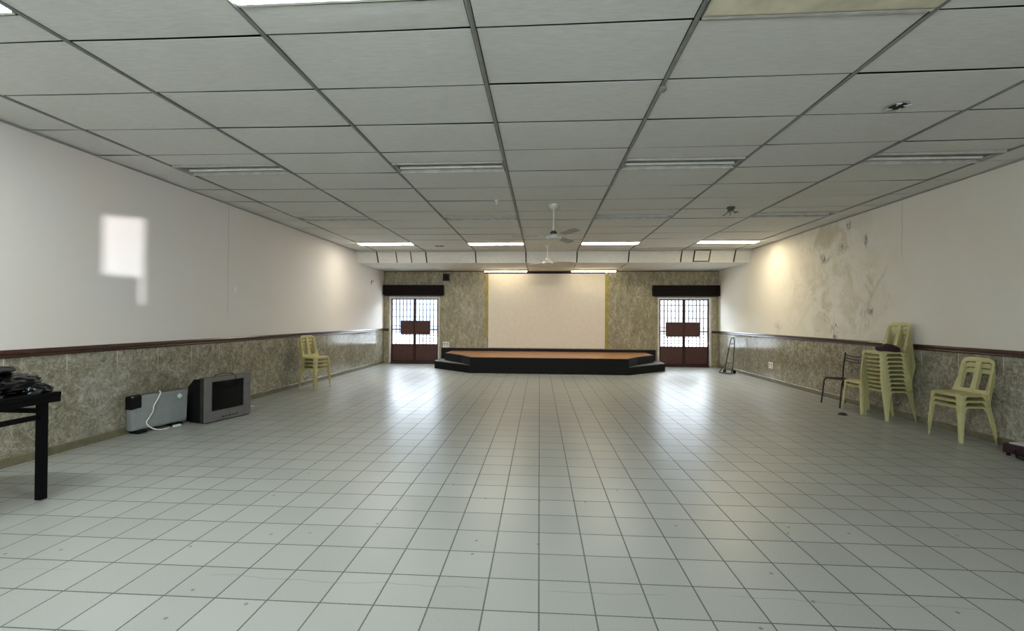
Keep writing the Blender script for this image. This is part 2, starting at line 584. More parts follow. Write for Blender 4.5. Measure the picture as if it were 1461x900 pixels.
for k, (x0, x1) in enumerate(WINS):
    w = MB()
    e = 0.05
    w.box(x0, x1, YN - 0.16, YN - 0.09, WZ0, WZ0 + e).box(x0, x1, YN - 0.16, YN - 0.09, WZ1 - e, WZ1)
    for i in range(4):
        xx = x0 + (x1 - x0 - e) * i / 3
        w.box(xx, xx + e, YN - 0.16, YN - 0.09, WZ0 + e, WZ1 - e)
    struct(w.build('window_%d' % (k + 1), M['door_white']))

# ceiling: boards with open joints under a dark roof void
LIGHT_ROWS = {0, 4, 8, 12}
LIGHT_BAYS = {-3, -1, 1, 3}
FIT = 0.38
rowsY = [ROW0 + ROWW * j for j in range(-9, 14)]
colsX = [XL] + [RUN0 + RUNW * i for i in range(-3, 5)] + [XR]
b = MB()
rnd = random.Random(3)
for ci in range(len(colsX) - 1):
    bay = ci - 4
    xa, xb = colsX[ci] + (0.022 if ci else 0.0), colsX[ci + 1] - (0.022 if ci < len(colsX) - 2 else 0.0)
    edges = [YN] + [y for y in rowsY if YN + 0.1 < y < YB0 - 0.1] + [YB0]
    for ya, yb in zip(edges, edges[1:]):
        j = round((yb - ROW0) / ROWW)
        if j in LIGHT_ROWS and bay in LIGHT_BAYS and abs(yb - (ROW0 + ROWW * j)) < 0.01:
            spans = [(ya, yb - FIT)] if not (j == 0 and bay < 0) else [(ya, yb - FIT - 0.29), (yb - 0.29, yb)]
        else:
            spans = [(ya, yb)]
        y1 = yb
        for (ya_, yb_) in spans:
            y0_, y1_ = ya_ + 0.013, yb_ - 0.013
            sag = rnd.uniform(0.0, 0.010)
            tl = [rnd.uniform(-0.004, 0.006) for _ in range(4)]

            def fn(u, v, xa=xa, xb=xb, y0_=y0_, y1_=y1_, sag=sag, tl=tl):
                x = xa + (xb - xa) * u
                y = y0_ + (y1_ - y0_) * v
                t4 = tl[0] * (1 - u) * (1 - v) + tl[1] * u * (1 - v) + tl[2] * (1 - u) * v + tl[3] * u * v
                return (x, y, zc(x) + t4 - sag * 4 * u * (1 - u) * (0.35 + 0.65 * 4 * v * (1 - v)))
            nu, nv = 6, 2
            lo = [[b.v(fn(i / nu, k / nv)) for i in range(nu + 1)] for k in range(nv + 1)]
            hi = [[b.v(Vector(fn(i / nu, k / nv)) + Vector((0, 0, 0.003))) for i in range(nu + 1)] for k in range(nv + 1)]
            for k in range(nv):
                for i in range(nu):
                    b.face([lo[k][i], lo[k][i + 1], lo[k + 1][i + 1], lo[k + 1][i]])
                    b.face([hi[k][i], hi[k + 1][i], hi[k + 1][i + 1], hi[k][i + 1]])
            for i in range(nu):
                b.face([lo[0][i], hi[0][i], hi[0][i + 1], lo[0][i + 1]])
                b.face([lo[nv][i], lo[nv][i + 1], hi[nv][i + 1], hi[nv][i]])
            for k in range(nv):
                b.face([lo[k][0], lo[k + 1][0], hi[k + 1][0], hi[k][0]])
                b.face([lo[k][nu], hi[k][nu], hi[k + 1][nu], lo[k + 1][nu]])
struct(b.build('ceiling', M['ceiling'], smooth=30))
struct(MB().box(XL - T, XR + T, YN - T, YF + T, 3.80, 3.9).build('roof_void_ceiling', M['void']))

# runners under the joints, each a trim strip
for n_, i in enumerate(range(-3, 5)):
    x = RUN0 + RUNW * i
    z = zc(x)
    r = MB()
    r.rings([[(x - 0.016, y, z - 0.006), (x - 0.016, y, z + 0.002), (x + 0.016, y, z + 0.002), (x + 0.016, y, z - 0.006), (x + 0.006, y, z - 0.012), (x - 0.006, y, z - 0.012)] for y in (YN, YB0)])
    struct(r.build('trim_%d' % (10 + n_), M['runner']))
# wall angles
for k, x in ((20, XL), (21, XR)):
    s_ = 1 if x < 0 else -1
    struct(MB().box(min(x, x + s_ * 0.022), max(x, x + s_ * 0.022), YN, YB0, zc(x) - 0.016, zc(x) - 0.006).build('trim_%d' % k, M['runner_light']))

# bulkhead: sloping boards, then the lowered ceiling
b = MB()
bb = MB()
for ci in range(len(colsX) - 1):
    xa, xb = colsX[ci] + (0.007 if ci else 0), colsX[ci + 1] - (0.007 if ci < len(colsX) - 2 else 0)
    cuts = [xa, xb]
    if ci == 1:
        cuts = [xa, -4.30, -3.86, xb]
    if ci == len(colsX) - 3:
        cuts = [xa, 4.27, 4.72, xb]
    for k in range(len(cuts) - 1):
        x0, x1 = cuts[k] + (0.012 if k else 0), cuts[k + 1] - (0.012 if k < len(cuts) - 2 else 0)
        b.rings([[(x, YB0, zc(x) - 0.004), (x, YB0 + 0.02, zc(x) + 0.012), (x, YB1 + 0.02, ZLOW + 0.012), (x, YB1, ZLOW - 0.002)] for x in (x0, x1)])
    bb.box(xa + 0.002, xb - 0.002, YB1 + 0.004, 14.24, ZLOW, ZLOW + 0.015)
    bb.box(xa + 0.002, xb - 0.002, 14.248, YF, ZLOW, ZLOW + 0.015)
struct(b.build('bulkhead_wall', M['ceiling']))
struct(bb.build('lowered_ceiling', M['ceiling']))
struct(MB().box(XL, XR, YB0 - 0.012, YB0 + 0.010, zc(0) - 0.014, zc(0) - 0.002).build('trim_22', M['runner_light']))
struct(MB().box(XL, XR, YF - 0.03, YF, ZLOW - 0.02, ZLOW - 0.001).build('trim_23', M['dark_skirting']))

M['joint'] = plain('dark_joint_strip', (0.035, 0.034, 0.030), 0.6, spec=0.2)


def onb(x, t, off=0.0):  # point on the bulkhead face, t 0 top .. 1 bottom
    nrm = Vector((0, -(zc(x) - ZLOW), -(YB1 - YB0))).normalized()
    return Vector((x, YB0 + (YB1 - YB0) * t, zc(x) + (ZLOW - zc(x)) * t)) + nrm * off


for k, x in enumerate([RUN0 + RUNW * i for i in range(-3, 5)] + [-4.30, -3.86]):
    st_ = MB()
    st_.strip([onb(x, 0.03, 0.004), onb(x, 0.97, 0.004)], (0, -0.85, -0.5), 0.036 if k < 8 else 0.028, 0.008)
    struct(st_.build('trim_%d' % (30 + k), M['joint']))

# access hatch framed in the bulkhead, right
hx0, hx1 = 4.285, 4.705
ht = thing('access_hatch', 'small framed access hatch in the sloping bulkhead near the right wall', 'hatch', (0, 0, 0))


f_ = MB()
for a_, c_ in (((hx0, 0.04), (hx1, 0.04)), ((hx0, 0.90), (hx1, 0.90)), ((hx0, 0.04), (hx0, 0.90)), ((hx1, 0.04), (hx1, 0.90))):
    f_.strip([onb(*a_, 0.006), onb(*c_, 0.006)], (0, -0.85, -0.5), 0.026, 0.010)
f_.build('hatch_frame', M['joint'], ht)
p_ = MB()
p_.rings([[onb(hx0 + 0.012, 0.07, 0.002), onb(hx1 - 0.012, 0.07, 0.002), onb(hx1 - 0.012, 0.87, 0.002), onb(hx0 + 0.012, 0.87, 0.002)], [onb(hx0 + 0.012, 0.07, 0.006), onb(hx1 - 0.012, 0.07, 0.006), onb(hx1 - 0.012, 0.87, 0.006), onb(hx0 + 0.012, 0.87, 0.006)]])
p_.build('hatch_panel', M['ceiling'], ht)

# ------------------------------------------------------------------ doors with steel gates
def door(name, x0, x1, zt, plate):
    d = bpy.data.objects.new(name, None)
    COL.objects.link(d)
    d.location = ((x0 + x1) / 2, YF, 0)
    struct(d)
    hw = (x1 - x0) / 2
    f = MB()
    e = 0.06
    f.box(-hw, -hw + e, -0.03, 0.12, 0, zt, 0.006).box(hw - e, hw, -0.03, 0.12, 0, zt, 0.006).box(-hw + e, hw - e, -0.03, 0.12, zt - e, zt, 0.006)
    f.build('door_frame', M['door_white'], d)
    MB().box(-hw + e, hw - e, -0.05, 0.15, 0.0, 0.05, 0.006).build('threshold', M['gate'], d)
    z0, z1 = 0.053, zt - e - 0.004
    for s in (-1, 1):
        xa, xb = (-hw + e + 0.002, -0.001) if s < 0 else (0.001, hw - e - 0.002)
        g = MB()
        w = 0.045
        zm = 1.16
        g.box(xa, xa + w, 0.02, 0.06, z0, z1).box(xb - w, xb, 0.02, 0.06, z0, z1)
        g.box(xa + w, xb - w, 0.02, 0.06, z0, z0 + w).box(xa + w, xb - w, 0.02, 0.06, z1 - w, z1).box(xa + w, xb - w, 0.02, 0.06, zm, zm + 0.04)
        leaf = g.build('gate_leaf', M['gate'], d)
        q = MB()
        nb = 6
        for i in range(1, nb):
            xx = xa + w + (xb - xa - 2 * w) * i / nb
            q.box(xx - 0.014, xx + 0.014, 0.034, 0.046, 0.68, z1 - w)
        for zz in (0.78, 0.88, 0.98, 1.08, 1.30, 1.62, 1.86, 2.06):
            q.box(xa + w, xb - w, 0.036, 0.044, zz - 0.011, zz + 0.011)
        q.build('grille', M['gate'], leaf)
        k = MB().box(xa + w, xb - w, 0.030, 0.044, z0 + w, 0.68, 0.003)
        k.build('kick_panel', M['gate_plate'], leaf)
        # lock shield straddling the meeting stiles
        pw = plate[0] if s < 0 else plate[1]
        a0, a1 = (-pw, -0.008) if s < 0 else (0.008, pw)
        MB().box(a0, a1, -0.004, 0.018, 1.00, 1.49, 0.004).build('lock_shield', M['gate_plate'], leaf)
    MB().tube([(-0.02, -0.03, 1.20), (-0.02, -0.05, 1.22), (-0.02, -0.05, 1.36), (-0.02, -0.03, 1.38)], 0.010, 8).build('pull_handle', M['gate'], d, 40)
    return d


door('door_1', *DL, (0.50, 0.56))
door('door_2', *DR, (0.60, 0.52))

# roller shutter boxes over the doors
for lab, x0, x1 in (('dark brown shutter box over the left far door', -5.49, -3.385), ('dark brown shutter box over the right far door', 3.69, 5.84)):
    t = thing('shutter_box', lab, 'shutter box', ((x0 + x1) / 2, YF, 2.33), group='shutter boxes above the far doors')
    h = (x1 - x0) / 2
    MB().box(-h, h, -0.20, -0.002, 0.035, 0.385, 0.008).build('box_cover', M['shutter_box'], t)
    MB().box(-h + 0.04, h - 0.04, -0.17, -0.04, 0.005, 0.033, 0.004).build('bottom_rail', M['gate'], t)

# outside, seen through the gates
struct(MB().box(-14, 14, YF + T + 0.02, 27, -0.20, -0.06).build('outside_ground', M['pave']))
struct(MB().box(-1, 14, 24, 24.3, -0.06, 3.4).build('outside_yard_wall', M['yard_wall']))
struct(MB().box(-14, -1.01, 24, 24.3, -0.06, 3.4).build('outside_yard_wall', M['yard_blue']))

M['yard_white'] = plain('yard_glare_reflector', (0.42, 0.43, 0.44), 0.8)
struct(MB().box(-14, 14, 23.97, 23.998, -0.06, 0.80).build('outside_glare_reflector', M['yard_white']))  # pale band added as a reflector, for glare on the glossy dado

# ================================================================== LIGHT FITTINGS
LITC = M['lit_cool']


def fitting(i, j, lit, label, back=0.0):
    x0, x1 = RUN0 + RUNW * i + 0.028, RUN0 + RUNW * (i + 1) - 0.028
    y1 = ROW0 + ROWW * j - back
    y0 = y1 - FIT
    xm = (x0 + x1) / 2
    z = min(zc(x0), zc(x1))
    t = thing('ceiling_light', label, 'light', (xm, (y0 + y1) / 2, z), group='fluorescent fittings in the ceiling')
    hx, hy = (x1 - x0) / 2, FIT / 2 - 0.008
    h = MB()
    h.box(-hx, hx, -hy, -hy + 0.012, 0.0, 0.11).box(-hx, hx, hy - 0.012, hy, 0.0, 0.11)
    h.box(-hx, -hx + 0.012, -hy + 0.012, hy - 0.012, 0.0, 0.11).box(hx - 0.012, hx, -hy + 0.012, hy - 0.012, 0.0, 0.11)
    h.box(-hx + 0.012, hx - 0.012, -hy + 0.012, hy - 0.012, 0.095, 0.11)
    h.rings([[(x, -0.05, 0.094), (x, 0.05, 0.094), (x, 0.028, 0.045), (x, -0.028, 0.045)] for x in (-hx + 0.02, hx - 0.02)])
    h.build('housing', M['housing'], t)
    fr = MB()
    fr.box(-hx, hx, -hy, -hy + 0.022, -0.010, -0.001).box(-hx, hx, hy - 0.022, hy, -0.010, -0.001)
    fr.build('frame', M['housing_frame'], t)
    if lit is None:
        for s in (-1, 1):
            MB().tube([(-hx + 0.03, s * 0.085, 0.035), (hx - 0.03, s * 0.085, 0.035)], 0.019, 12).build('tube', M['tube_dead'], t, 40)
    else:
        d = MB()
        d.rings([[(x, -hy + 0.02, -0.002), (x, -hy + 0.05, -0.016), (x, 0, -0.020), (x, hy - 0.05, -0.016), (x, hy - 0.02, -0.002)] for x in (-hx + 0.004, hx - 0.004)])
        d.build('diffuser', lit, t)
    return t


ORD = {-3: 'nearest the left wall', -1: 'left of the centre bay', 1: 'right of the centre bay', 3: 'nearest the right wall'}
fitting(-3, 0, M['lit_cool'], 'lit white light at the top left corner, partly out of frame', 0.29)
fitting(-1, 0, M['lit_cool'], 'large lit white light at the top of the photo, left of the centre bay', 0.29)
fitting(1, 0, M['yellow_diffuser'], 'unlit yellowed light cover at the top of the photo, right of centre')
for i in (-3, -1, 1, 3):
    fitting(i, 4, None, 'unlit tube light in the nearest unlit row, ' + ORD[i])
for i in (-3, -1, 1, 3):
    fitting(i, 8, None, 'unlit tube light in the second unlit row, ' + ORD[i])
for i in (-3, -1, 1, 3):
    fitting(i, 12, M['lit_white'] if i < 2 else M['lit_warm'], 'lit light in the row before the bulkhead, ' + ORD[i])
for x0, x1, lab in ((-1.94, -0.48, 'lit tube batten under the lowered ceiling above the screen, left one'), (0.93, 2.43, 'lit tube batten with a sagging cover above the screen, right one')):
    t = thing('ceiling_batten_light', lab, 'light', ((x0 + x1) / 2, 14.88, ZLOW - 0.001), group='tube battens over the stage')
    h = (x1 - x0) / 2
    MB().box(-h, h, -0.045, 0.045, -0.045, 0.0, 0.006).build('batten_body', M['housing_frame'], t)
    MB().tube([(-h + 0.03, 0, -0.066), (h - 0.03, 0, -0.066)], 0.020, 12).build('tube', M['lit_tube'], t, 40)
    if x0 > 0:
        MB().strip([(-h * 0.6, 0.05, -0.05), (-0.2, 0.055, -0.085), (0.2, 0.055, -0.09), (h * 0.75, 0.05, -0.05)], (0, 1, 0), 0.03, 0.004).build('loose_cover', M['dark_skirting'], t)

# ------------------------------------------------------------------ ceiling fans
def fan(loc, z_ceil, rod, a0, label, sc=1.0):
    t = thing('ceiling_fan', label, 'fan', (loc[0], loc[1], z_ceil), group='white ceiling fans')
    MB().lathe([(0.0, 0.0), (0.085, 0.0), (0.085, -0.02), (0.06, -0.05), (0.03, -0.085), (0.0, -0.085)], 20).build('canopy', M['fan_white'], t, 40)
    MB().tube([(0, 0, -0.08), (0, 0, -rod)], 0.014, 10).build('down_rod', M['fan_white'], t, 40)
    MB().lathe([(0.0, 0.06), (0.03, 0.055), (0.055, 0.03), (0.06, 0.0), (0.0, -0.005)], 18, (0, 0, -rod)).build('rod_cover', M['fan_dark'] if sc == 1.0 else M['fan_white'], t, 40)
    MB().lathe([(0.0, 0.0), (0.06, -0.005), (0.125, -0.03), (0.14, -0.06), (0.125, -0.09), (0.06, -0.115), (0.0, -0.12)], 28, (0, 0, -rod)).build('motor', M['fan_white'], t, 40)
    for k in range(3):
        a = a0 + k * 2 * pi / 3
        R = Matrix.Translation((0, 0, -rod - 0.055)) @ Matrix.Rotation(a, 4, 'Z') @ Matrix.Rotation(radians(-12), 4, 'X')
        br = MB()
        pts = [R @ Vector(p) for p in ((0.12, 0, 0), (0.20, 0, 0.015), (0.28, 0, 0.012))]
        br.strip(pts, R.to_3x3() @ Vector((0, 0, 1)), 0.035, 0.006)
        bl = MB()
        out = [(0.25, -0.045), (0.30, -0.06), (0.66, -0.07), (0.70, -0.055), (0.715, 0.0), (0.70, 0.055), (0.66, 0.07), (0.30, 0.06), (0.25, 0.045)]
        bl.prism(out, 0.010, 0.019, R)
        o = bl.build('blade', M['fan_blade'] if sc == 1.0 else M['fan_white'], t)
        br.build('blade_bracket', M['fan_white'], o)
    return t


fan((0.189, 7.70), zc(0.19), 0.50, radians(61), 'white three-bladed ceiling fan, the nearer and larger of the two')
fan((0.14, 11.9), zc(0.14), 0.40, radians(10), 'white ceiling fan farther off, in front of the screen', 0.99)

# ------------------------------------------------------------------ ceiling bits
t = thing('broken_downlight', 'broken round downlight hole in a ceiling board, upper right', 'light', (3.219, 4.30, zc(3.22) - 0.014))
MB().lathe([(0.066, 0.0), (0.085, -0.004), (0.090, 0.002), (0.066, 0.006)], 20).build('ring', M['runner_light'], t, 40)
MB().lathe([(0.0, -0.002), (0.067, -0.003), (0.067, 0.003), (0.0, 0.003)], 18).build('dark_hole', M['void'], t)
for k in range(4):
    a = k * 1.7 + 0.4
    r = MB()
    r.prism([(0.04 * cos(a), 0.04 * sin(a)), (0.10 * cos(a + 0.2), 0.10 * sin(a + 0.2)), (0.08 * cos(a + 0.7), 0.08 * sin(a + 0.7))], -0.012, -0.006)
    r.build('torn_flap', M['ceiling'], t)
t = thing('hanging_ceiling_light', 'broken black light fitting with dangling wires, right half of ceiling', 'light', (3.264, 8.03, zc(3.26) - 0.004))
MB().lathe([(0.0, 0.0), (0.07, 0.0), (0.06, -0.035), (0.03, -0.06), (0.0, -0.06)], 14).build('base', M['fan_dark'], t, 40)
r = MB()
for k in range(5):
    a = k * 1.3
    r.tube([(0.02 * cos(a), 0.02 * sin(a), -0.05), (0.07 * cos(a), 0.07 * sin(a), -0.10), (0.13 * cos(a), 0.13 * sin(a), -0.08 - 0.03 * (k % 3))], 0.007, 6)
r.build('wire', M['fan_dark'], t)
t = thing('ceiling_hook', 'small white fitting stub on the ceiling left of the nearer fan', 'hook', (-0.762, 7.36, zc(-0.76) - 0.003))
MB().lathe([(0.0, 0.0), (0.035, 0.0), (0.03, -0.012), (0.010, -0.016), (0.008, -0.05), (0.018, -0.06), (0.0, -0.07)], 12).build('stub', M['white_plastic'], t, 40)
t = thing('ceiling_junction_box', 'small dark round box on the ceiling runner, right of centre', 'box', (1.0, 3.83, zc(1.0) - 0.012))
MB().lathe([(0.0, 0.0), (0.032, 0.0), (0.034, -0.02), (0.02, -0.032), (0.0, -0.034)], 14).build('cover', M['runner'], t, 40)
t = thing('ceiling_vent', 'tiny dark vent in the ceiling between the two lit lights left of centre', 'vent', (-2.78, 12.0, zc(-2.78) - 0.006))
MB().box(-0.11, -0.01, -0.06, 0.06, -0.008, 0.0).box(0.01, 0.11, -0.06, 0.06, -0.008, 0.0).build('grating', M['fan_dark'], t)

# ================================================================== FAR WALL FITTINGS
t = thing('projection_screen', 'large white screen panel on the far wall behind the stage', 'screen', (0.14, YF, 0.56))
MB().box(-1.985, 1.985, -0.022, -0.001, 0.02, 2.575, 0.002).build('screen_panel', M['screen'], t)
MB().box(-2.10, -1.99, -0.03, -0.001, 0.34, 2.60, 0.004).build('side_batten', M['batten'], t)
MB().box(1.99, 2.105, -0.03, -0.001, 0.02, 2.60, 0.004).build('side_batten', M['batten'], t)
MB().box(-2.09, 2.10, -0.05, -0.024, 2.555, 2.62, 0.004).build('top_rail', M['dark_skirting'], t)
MB().lathe([(0.0, -0.03), (0.045, -0.02), (0.05, 0.0), (0.045, 0.02), (0.0, 0.03)], 12, (2.02, -0.07, 2.56)).build('end_knob', M['white_plastic'], t, 40)

t = thing('wall_speaker', 'small dark speaker box high on the far wall left of screen', 'speaker', (-3.31, YF, 2.985))
MB().box(-0.115, 0.115, -0.10, -0.001, -0.125, 0.125, 0.008).build('cabinet', M['fan_dark'], t)
MB().box(-0.095, 0.095, -0.107, -0.101, -0.105, 0.105, 0.003).build('grille', M['black_plastic'], t)


def socket(loc, rz, label, w, h):
    t = thing('wall_socket', label, 'socket', loc, rz, group='white wall sockets')
    MB().box(-w / 2, w / 2, -0.014, -0.001, -h / 2, h / 2, 0.004).build('plate', M['white_plastic'], t)
    for dx in (-w * 0.22, w * 0.22):
        MB().box(dx - 0.018, dx + 0.018, -0.019, -0.0145, 0.01, 0.04).build('switch', M['tv_dark'], t)
        MB().box(dx - 0.010, dx + 0.010, -0.019, -0.0145, -0.04, -0.015).build('outlet', M['tv_dark'], t)
    return t


socket((-3.31, YF, 0.67), 0, 'white double socket on the far wall between left door and stage', 0.22, 0.20)
socket((XR, 11.93, 0.42), radians(-90), 'white socket low on the right wall dado, past the metal chair', 0.20, 0.16)
t = thing('wall_plate', 'small white blank plate on the left wall beside the crack', 'plate', (XL, 7.72, 2.06), radians(90))
MB().box(-0.035, 0.035, -0.012, -0.001, -0.05, 0.05, 0.003).build('cover', M['white_plastic'], t)
MB().box(-0.012, 0.012, -0.030, -0.0125, -0.03, -0.005, 0.003).build('hook', M['white_plastic'], t)
t = thing('wall_hook', 'tiny dark hook high on the left wall near the far corner', 'hook', (XL, 14.2, 2.72), radians(90))
MB().box(-0.03, 0.03, -0.01, -0.001, -0.07, 0.07, 0.003).build('base', M['runner'], t)
MB().tube([(0, -0.01, 0.03), (0, -0.06, 0.02), (0, -0.07, 0.06)], 0.010, 8).build('prong', M['runner'], t, 40)

# ================================================================== STAGE
t = thing('stage', 'low black-skirted stage with wooden floor and corner steps', 'stage', (0.19, 12.85, 0))
W0, W1, W2 = 2.25, 2.62, 3.32
Yd = (0.0, 0.64, 1.52, YF - 0.032 - 12.85)
body = [(-W0, Yd[0]), (W0, Yd[0]), (W1, Yd[1]), (W2, Yd[2]), (W2, Yd[3]), (-W2, Yd[3]), (-W2, Yd[2]), (-W1, Yd[1])]
MB().prism(body, 0.0, 0.44).build('skirt', M['stage_skirt'], t)
sh = [(x * 1.004, y - (0.012 if y < 0.1 else 0)) for x, y in body]
MB().prism(sh, 0.4402, 0.452).build('edge_strip', M['stage_skirt'], t)
top = [(x * 0.985, y + (0.05 if y < 1.6 else -0.001)) for x, y in body]
MB().prism(top, 0.4522, 0.464).build('wooden_floor', M['stage_top'], t)
for s in (-1, 1):
    step = [(W0 + 0.02, 0.012), (3.57, 1.18), (3.60, 2.0), (W2 + 0.004, 2.0), (W2 + 0.004, Yd[2]), (W1 + 0.004, Yd[1])]
    pl = [(s * x, y) for x, y in step]
    if s < 0:
        pl = pl[::-1]
    st = MB().prism(pl, 0.0, 0.215).build('step', M['stage_skirt'], t)
    tr = [(s * (x + (0.005 if x > 3.0 and x > W2 + 0.01 else 0)), y) for x, y in step]
    if s < 0:
        tr = tr[::-1]
    MB().prism(tr, 0.2152, 0.23).build('tread', plain('step_carpet', (0.06, 0.058, 0.05), 0.7), st)

# ================================================================== PLASTIC CHAIRS
def chair(mat, label, group):
    t = thing('plastic_chair', label, 'chair', group=group)
    # seat, front towards -y
    def seatf(u, v, dz=0.0, inset=0.0):
        x = (u * 2 - 1)
        y = (v * 2 - 1)
        # rounded square
        k = 0.18
        m = max(abs(x), abs(y))
        rr = sqrt(x * x + y * y)
        if rr > 1e-6:
            f = (1 - k) + k * m / rr
        else:
            f = 1
        x, y = x * f, y * f
        hw = 0.232 - 0.018 * (y + 1) / 2 - inset
        X = x * hw
        Y = -0.035 + y * (0.195 - inset)
        z = 0.478 - 0.012 * (1 - min(1, (x * x + y * y)))
        ed = max(0.0, (m - 0.86) / 0.14)
        z -= 0.014 * ed * ed
        if y < -0.7:
            z -= 0.012 * ((-y - 0.7) / 0.3) ** 2
        return Vector((X, Y, z + dz))
    b = MB()
    n = 12
    up = [[b.v(seatf(i / n, j / n)) for i in range(n + 1)] for j in range(n + 1)]
    dn = [[b.v(seatf(i / n, j / n, -0.020, 0.004)) for i in range(n + 1)] for j in range(n + 1)]
    for j in range(n):
        for i in range(n):
            b.face([up[j][i], up[j][i + 1], up[j + 1][i + 1], up[j + 1][i]])
            b.face([dn[j][i], dn[j + 1][i], dn[j + 1][i + 1], dn[j][i + 1]])
    for i in range(n):
        b.face([up[0][i], dn[0][i], dn[0][i + 1], up[0][i + 1]])
        b.face([up[n][i], up[n][i + 1], dn[n][i + 1], dn[n][i]])
        b.face([up[i][0], up[i + 1][0], dn[i + 1][0], dn[i][0]])
        b.face([up[i][n], dn[i][n], dn[i + 1][n], up[i + 1][n]])
    b.build('seat', mat, t, 50)
    # legs: thin L-sections, wide under the seat, narrow at the foot
    for sx in (-1, 1):
        for sy in (-1, 1):
            top = Vector((sx * 0.226, -0.222 if sy < 0 else 0.125, 0.462))
            foot = Vector((sx * 0.252, -0.250 if sy < 0 else 0.212, 0.0))
            R = []
            for k, q in enumerate((0.0, 0.06, 0.15, 0.35, 0.65, 0.93, 1.0)):
                c = top.lerp(foot, q)
                fl = (0.110, 0.074, 0.056, 0.048, 0.040, 0.034, 0.034)[k]
                th = 0.0055
                o = [(-fl, 0), (-0.020, 0), (-0.006, 0.006), (0, 0.020), (0, fl)]
                i_ = [(-th, fl), (-th, 0.022), (-0.011, 0.011), (-0.022, th), (-fl, th)]
                R.append([(c.x + sx * p, c.y - sy * q2, c.z) for p, q2 in o + i_])
            L = MB()
            L.rings(R)
            L.build('leg', mat, t, 35)
    # backrest: arched frame, broad middle splat, two openings
    def bp(x, h):  # h 0 at seat .. 1 top
        z = 0.470 + h * 0.455
        y = 0.112 + 0.10 * h ** 0.9 - 0.22 * x * x * (1.25 - h)
        return Vector((x, y, z))
    th = 0.011
    br = MB()
    for s in (-1, 1):
        pts, ws = [], []
        for k in range(13):
            q = k / 12
            if q < 0.72:
                h = q / 0.72 * 0.84
                x = 0.215 - 0.008 * h
            else:
                a = (q - 0.72) / 0.28 * pi / 2
                h = 0.84 + 0.125 * sin(a)
                x = 0.215 - 0.008 * 0.84 - 0.085 * (1 - cos(a)) 
            pts.append(bp(s * x, h))
            ws.append(0.10 - 0.045 * min(1, q / 0.35))
        nrm = [Vector((-s * 0.25, -1, 0.25)) for _ in pts]
        br.strip(pts, nrm, ws, th)
    pts = [bp(-0.145 + 0.29 * k / 8, 0.965) for k in range(9)]
    br.strip(pts, (0, -1, 0.22), 0.062, th)
    pts = [bp(0, h) for h in (0.0, 0.25, 0.5, 0.75, 0.94)]
    br.strip(pts, (0, -1, 0.22), [0.085, 0.075, 0.068, 0.070, 0.085], th)
    pts = [bp(-0.20 + 0.40 * k / 10, 0.035) for k in range(11)]
    br.strip(pts, (0, -1, 0.22), 0.07, th)
    br.build('backrest', mat, t, 40)
    return t


def stack(cx, cy, rz, n, gap, mat, labels, group, fwd=0.004, first=None):
    f = Vector((sin(rz), -cos(rz), 0))        # the chair's front direction
    base = chair(mat, labels[0], group)
    for k in range(n):
        p = Vector((cx, cy, 0)) + f * fwd * k + Vector((0, 0, gap * k))
        if k == 0:
            base.location = p
            base.rotation_euler.z = rz
        else:
            dup(base, p, rz + radians(random.uniform(-0.35, 0.35)), labels[k], group)
    return base


NTH = ['bottom', 'second from the bottom', 'third from the bottom', 'fourth from the bottom', 'fifth from the bottom', 'fifth from the top', 'fourth from the top', 'third from the top', 'second from the top', 'topmost']
# front legs of the right-hand stacks point into the room (-x): rotate so local -y -> -x
RZ = radians(-90)
stack(5.625, 6.41, RZ, 3, 0.075, M['plastic'], ['olive plastic chair at the bottom of the three-chair stack, far right', 'olive plastic chair in the middle of the three-chair stack, far right', 'olive plastic chair on top of the three-chair stack, far right'], 'olive chairs in the far right stack', 0.003)
stack(5.630, 7.66, RZ, 10, 0.068, M['plastic'], ['olive plastic chair in the tall stack by right wall, ' + s for s in NTH], 'olive chairs in the tall stack', 0.008)
stack(5.60, 8.17, RZ, 2, 0.062, M['plastic'], ['lower olive plastic chair between metal chair and tall stack', 'upper olive plastic chair between metal chair and tall stack'], 'pair of olive chairs behind the tall stack', 0.003)
stack(-5.055, 9.70, radians(78), 4, 0.078, M['plastic_l'], ['yellow-tan plastic chair at the bottom of the stack by the left wall', 'yellow-tan plastic chair second from bottom in the left wall stack', 'yellow-tan plastic chair second from top in the left wall stack', 'yellow-tan plastic chair on top of the stack by the left wall'], 'tan chairs in the left wall stack', 0.003)


def crumple(name, mat, label, cat, loc, size, seed, rz=0.0, parts=None, folds=5.0, amp=0.35, sub=4, flat=0.25, smooth=50):
    bm = bmesh.new()
    bmesh.ops.create_icosphere(bm, subdivisions=sub, radius=1.0)
    for v in bm.verts:
        d = v.co.normalized()
        n1 = mnoise.noise(d * 1.6 + Vector((seed, 0, 0)))
        n2 = 1 - abs(mnoise.noise(d * folds + Vector((0, seed, 0)))) * 2
        n3 = 1 - abs(mnoise.noise(d * folds * 2.3 + Vector((0, 0, seed)))) * 2
        r = 1 + amp * (0.6 * n1 + 0.30 * n2 + 0.14 * n3)
        p = d * r
        if p.z < -flat:
            p.z = -flat
        v.co = Vector((p.x * size[0], p.y * size[1], (p.z + flat) * size[2]))
    mb = MB()
    mb.bm.free()
    mb.bm = bm
    o = mb.build(name, mat, None, smooth, loc, rz)
    return tag(o, label, cat)


crumple('folded_cloth', M['cloth'], 'dark maroon cloth lying on the top chair of the tall stack', 'cloth', (5.555, 7.62, 0.470 + 0.612), (0.12, 0.17, 0.085), 3.1)

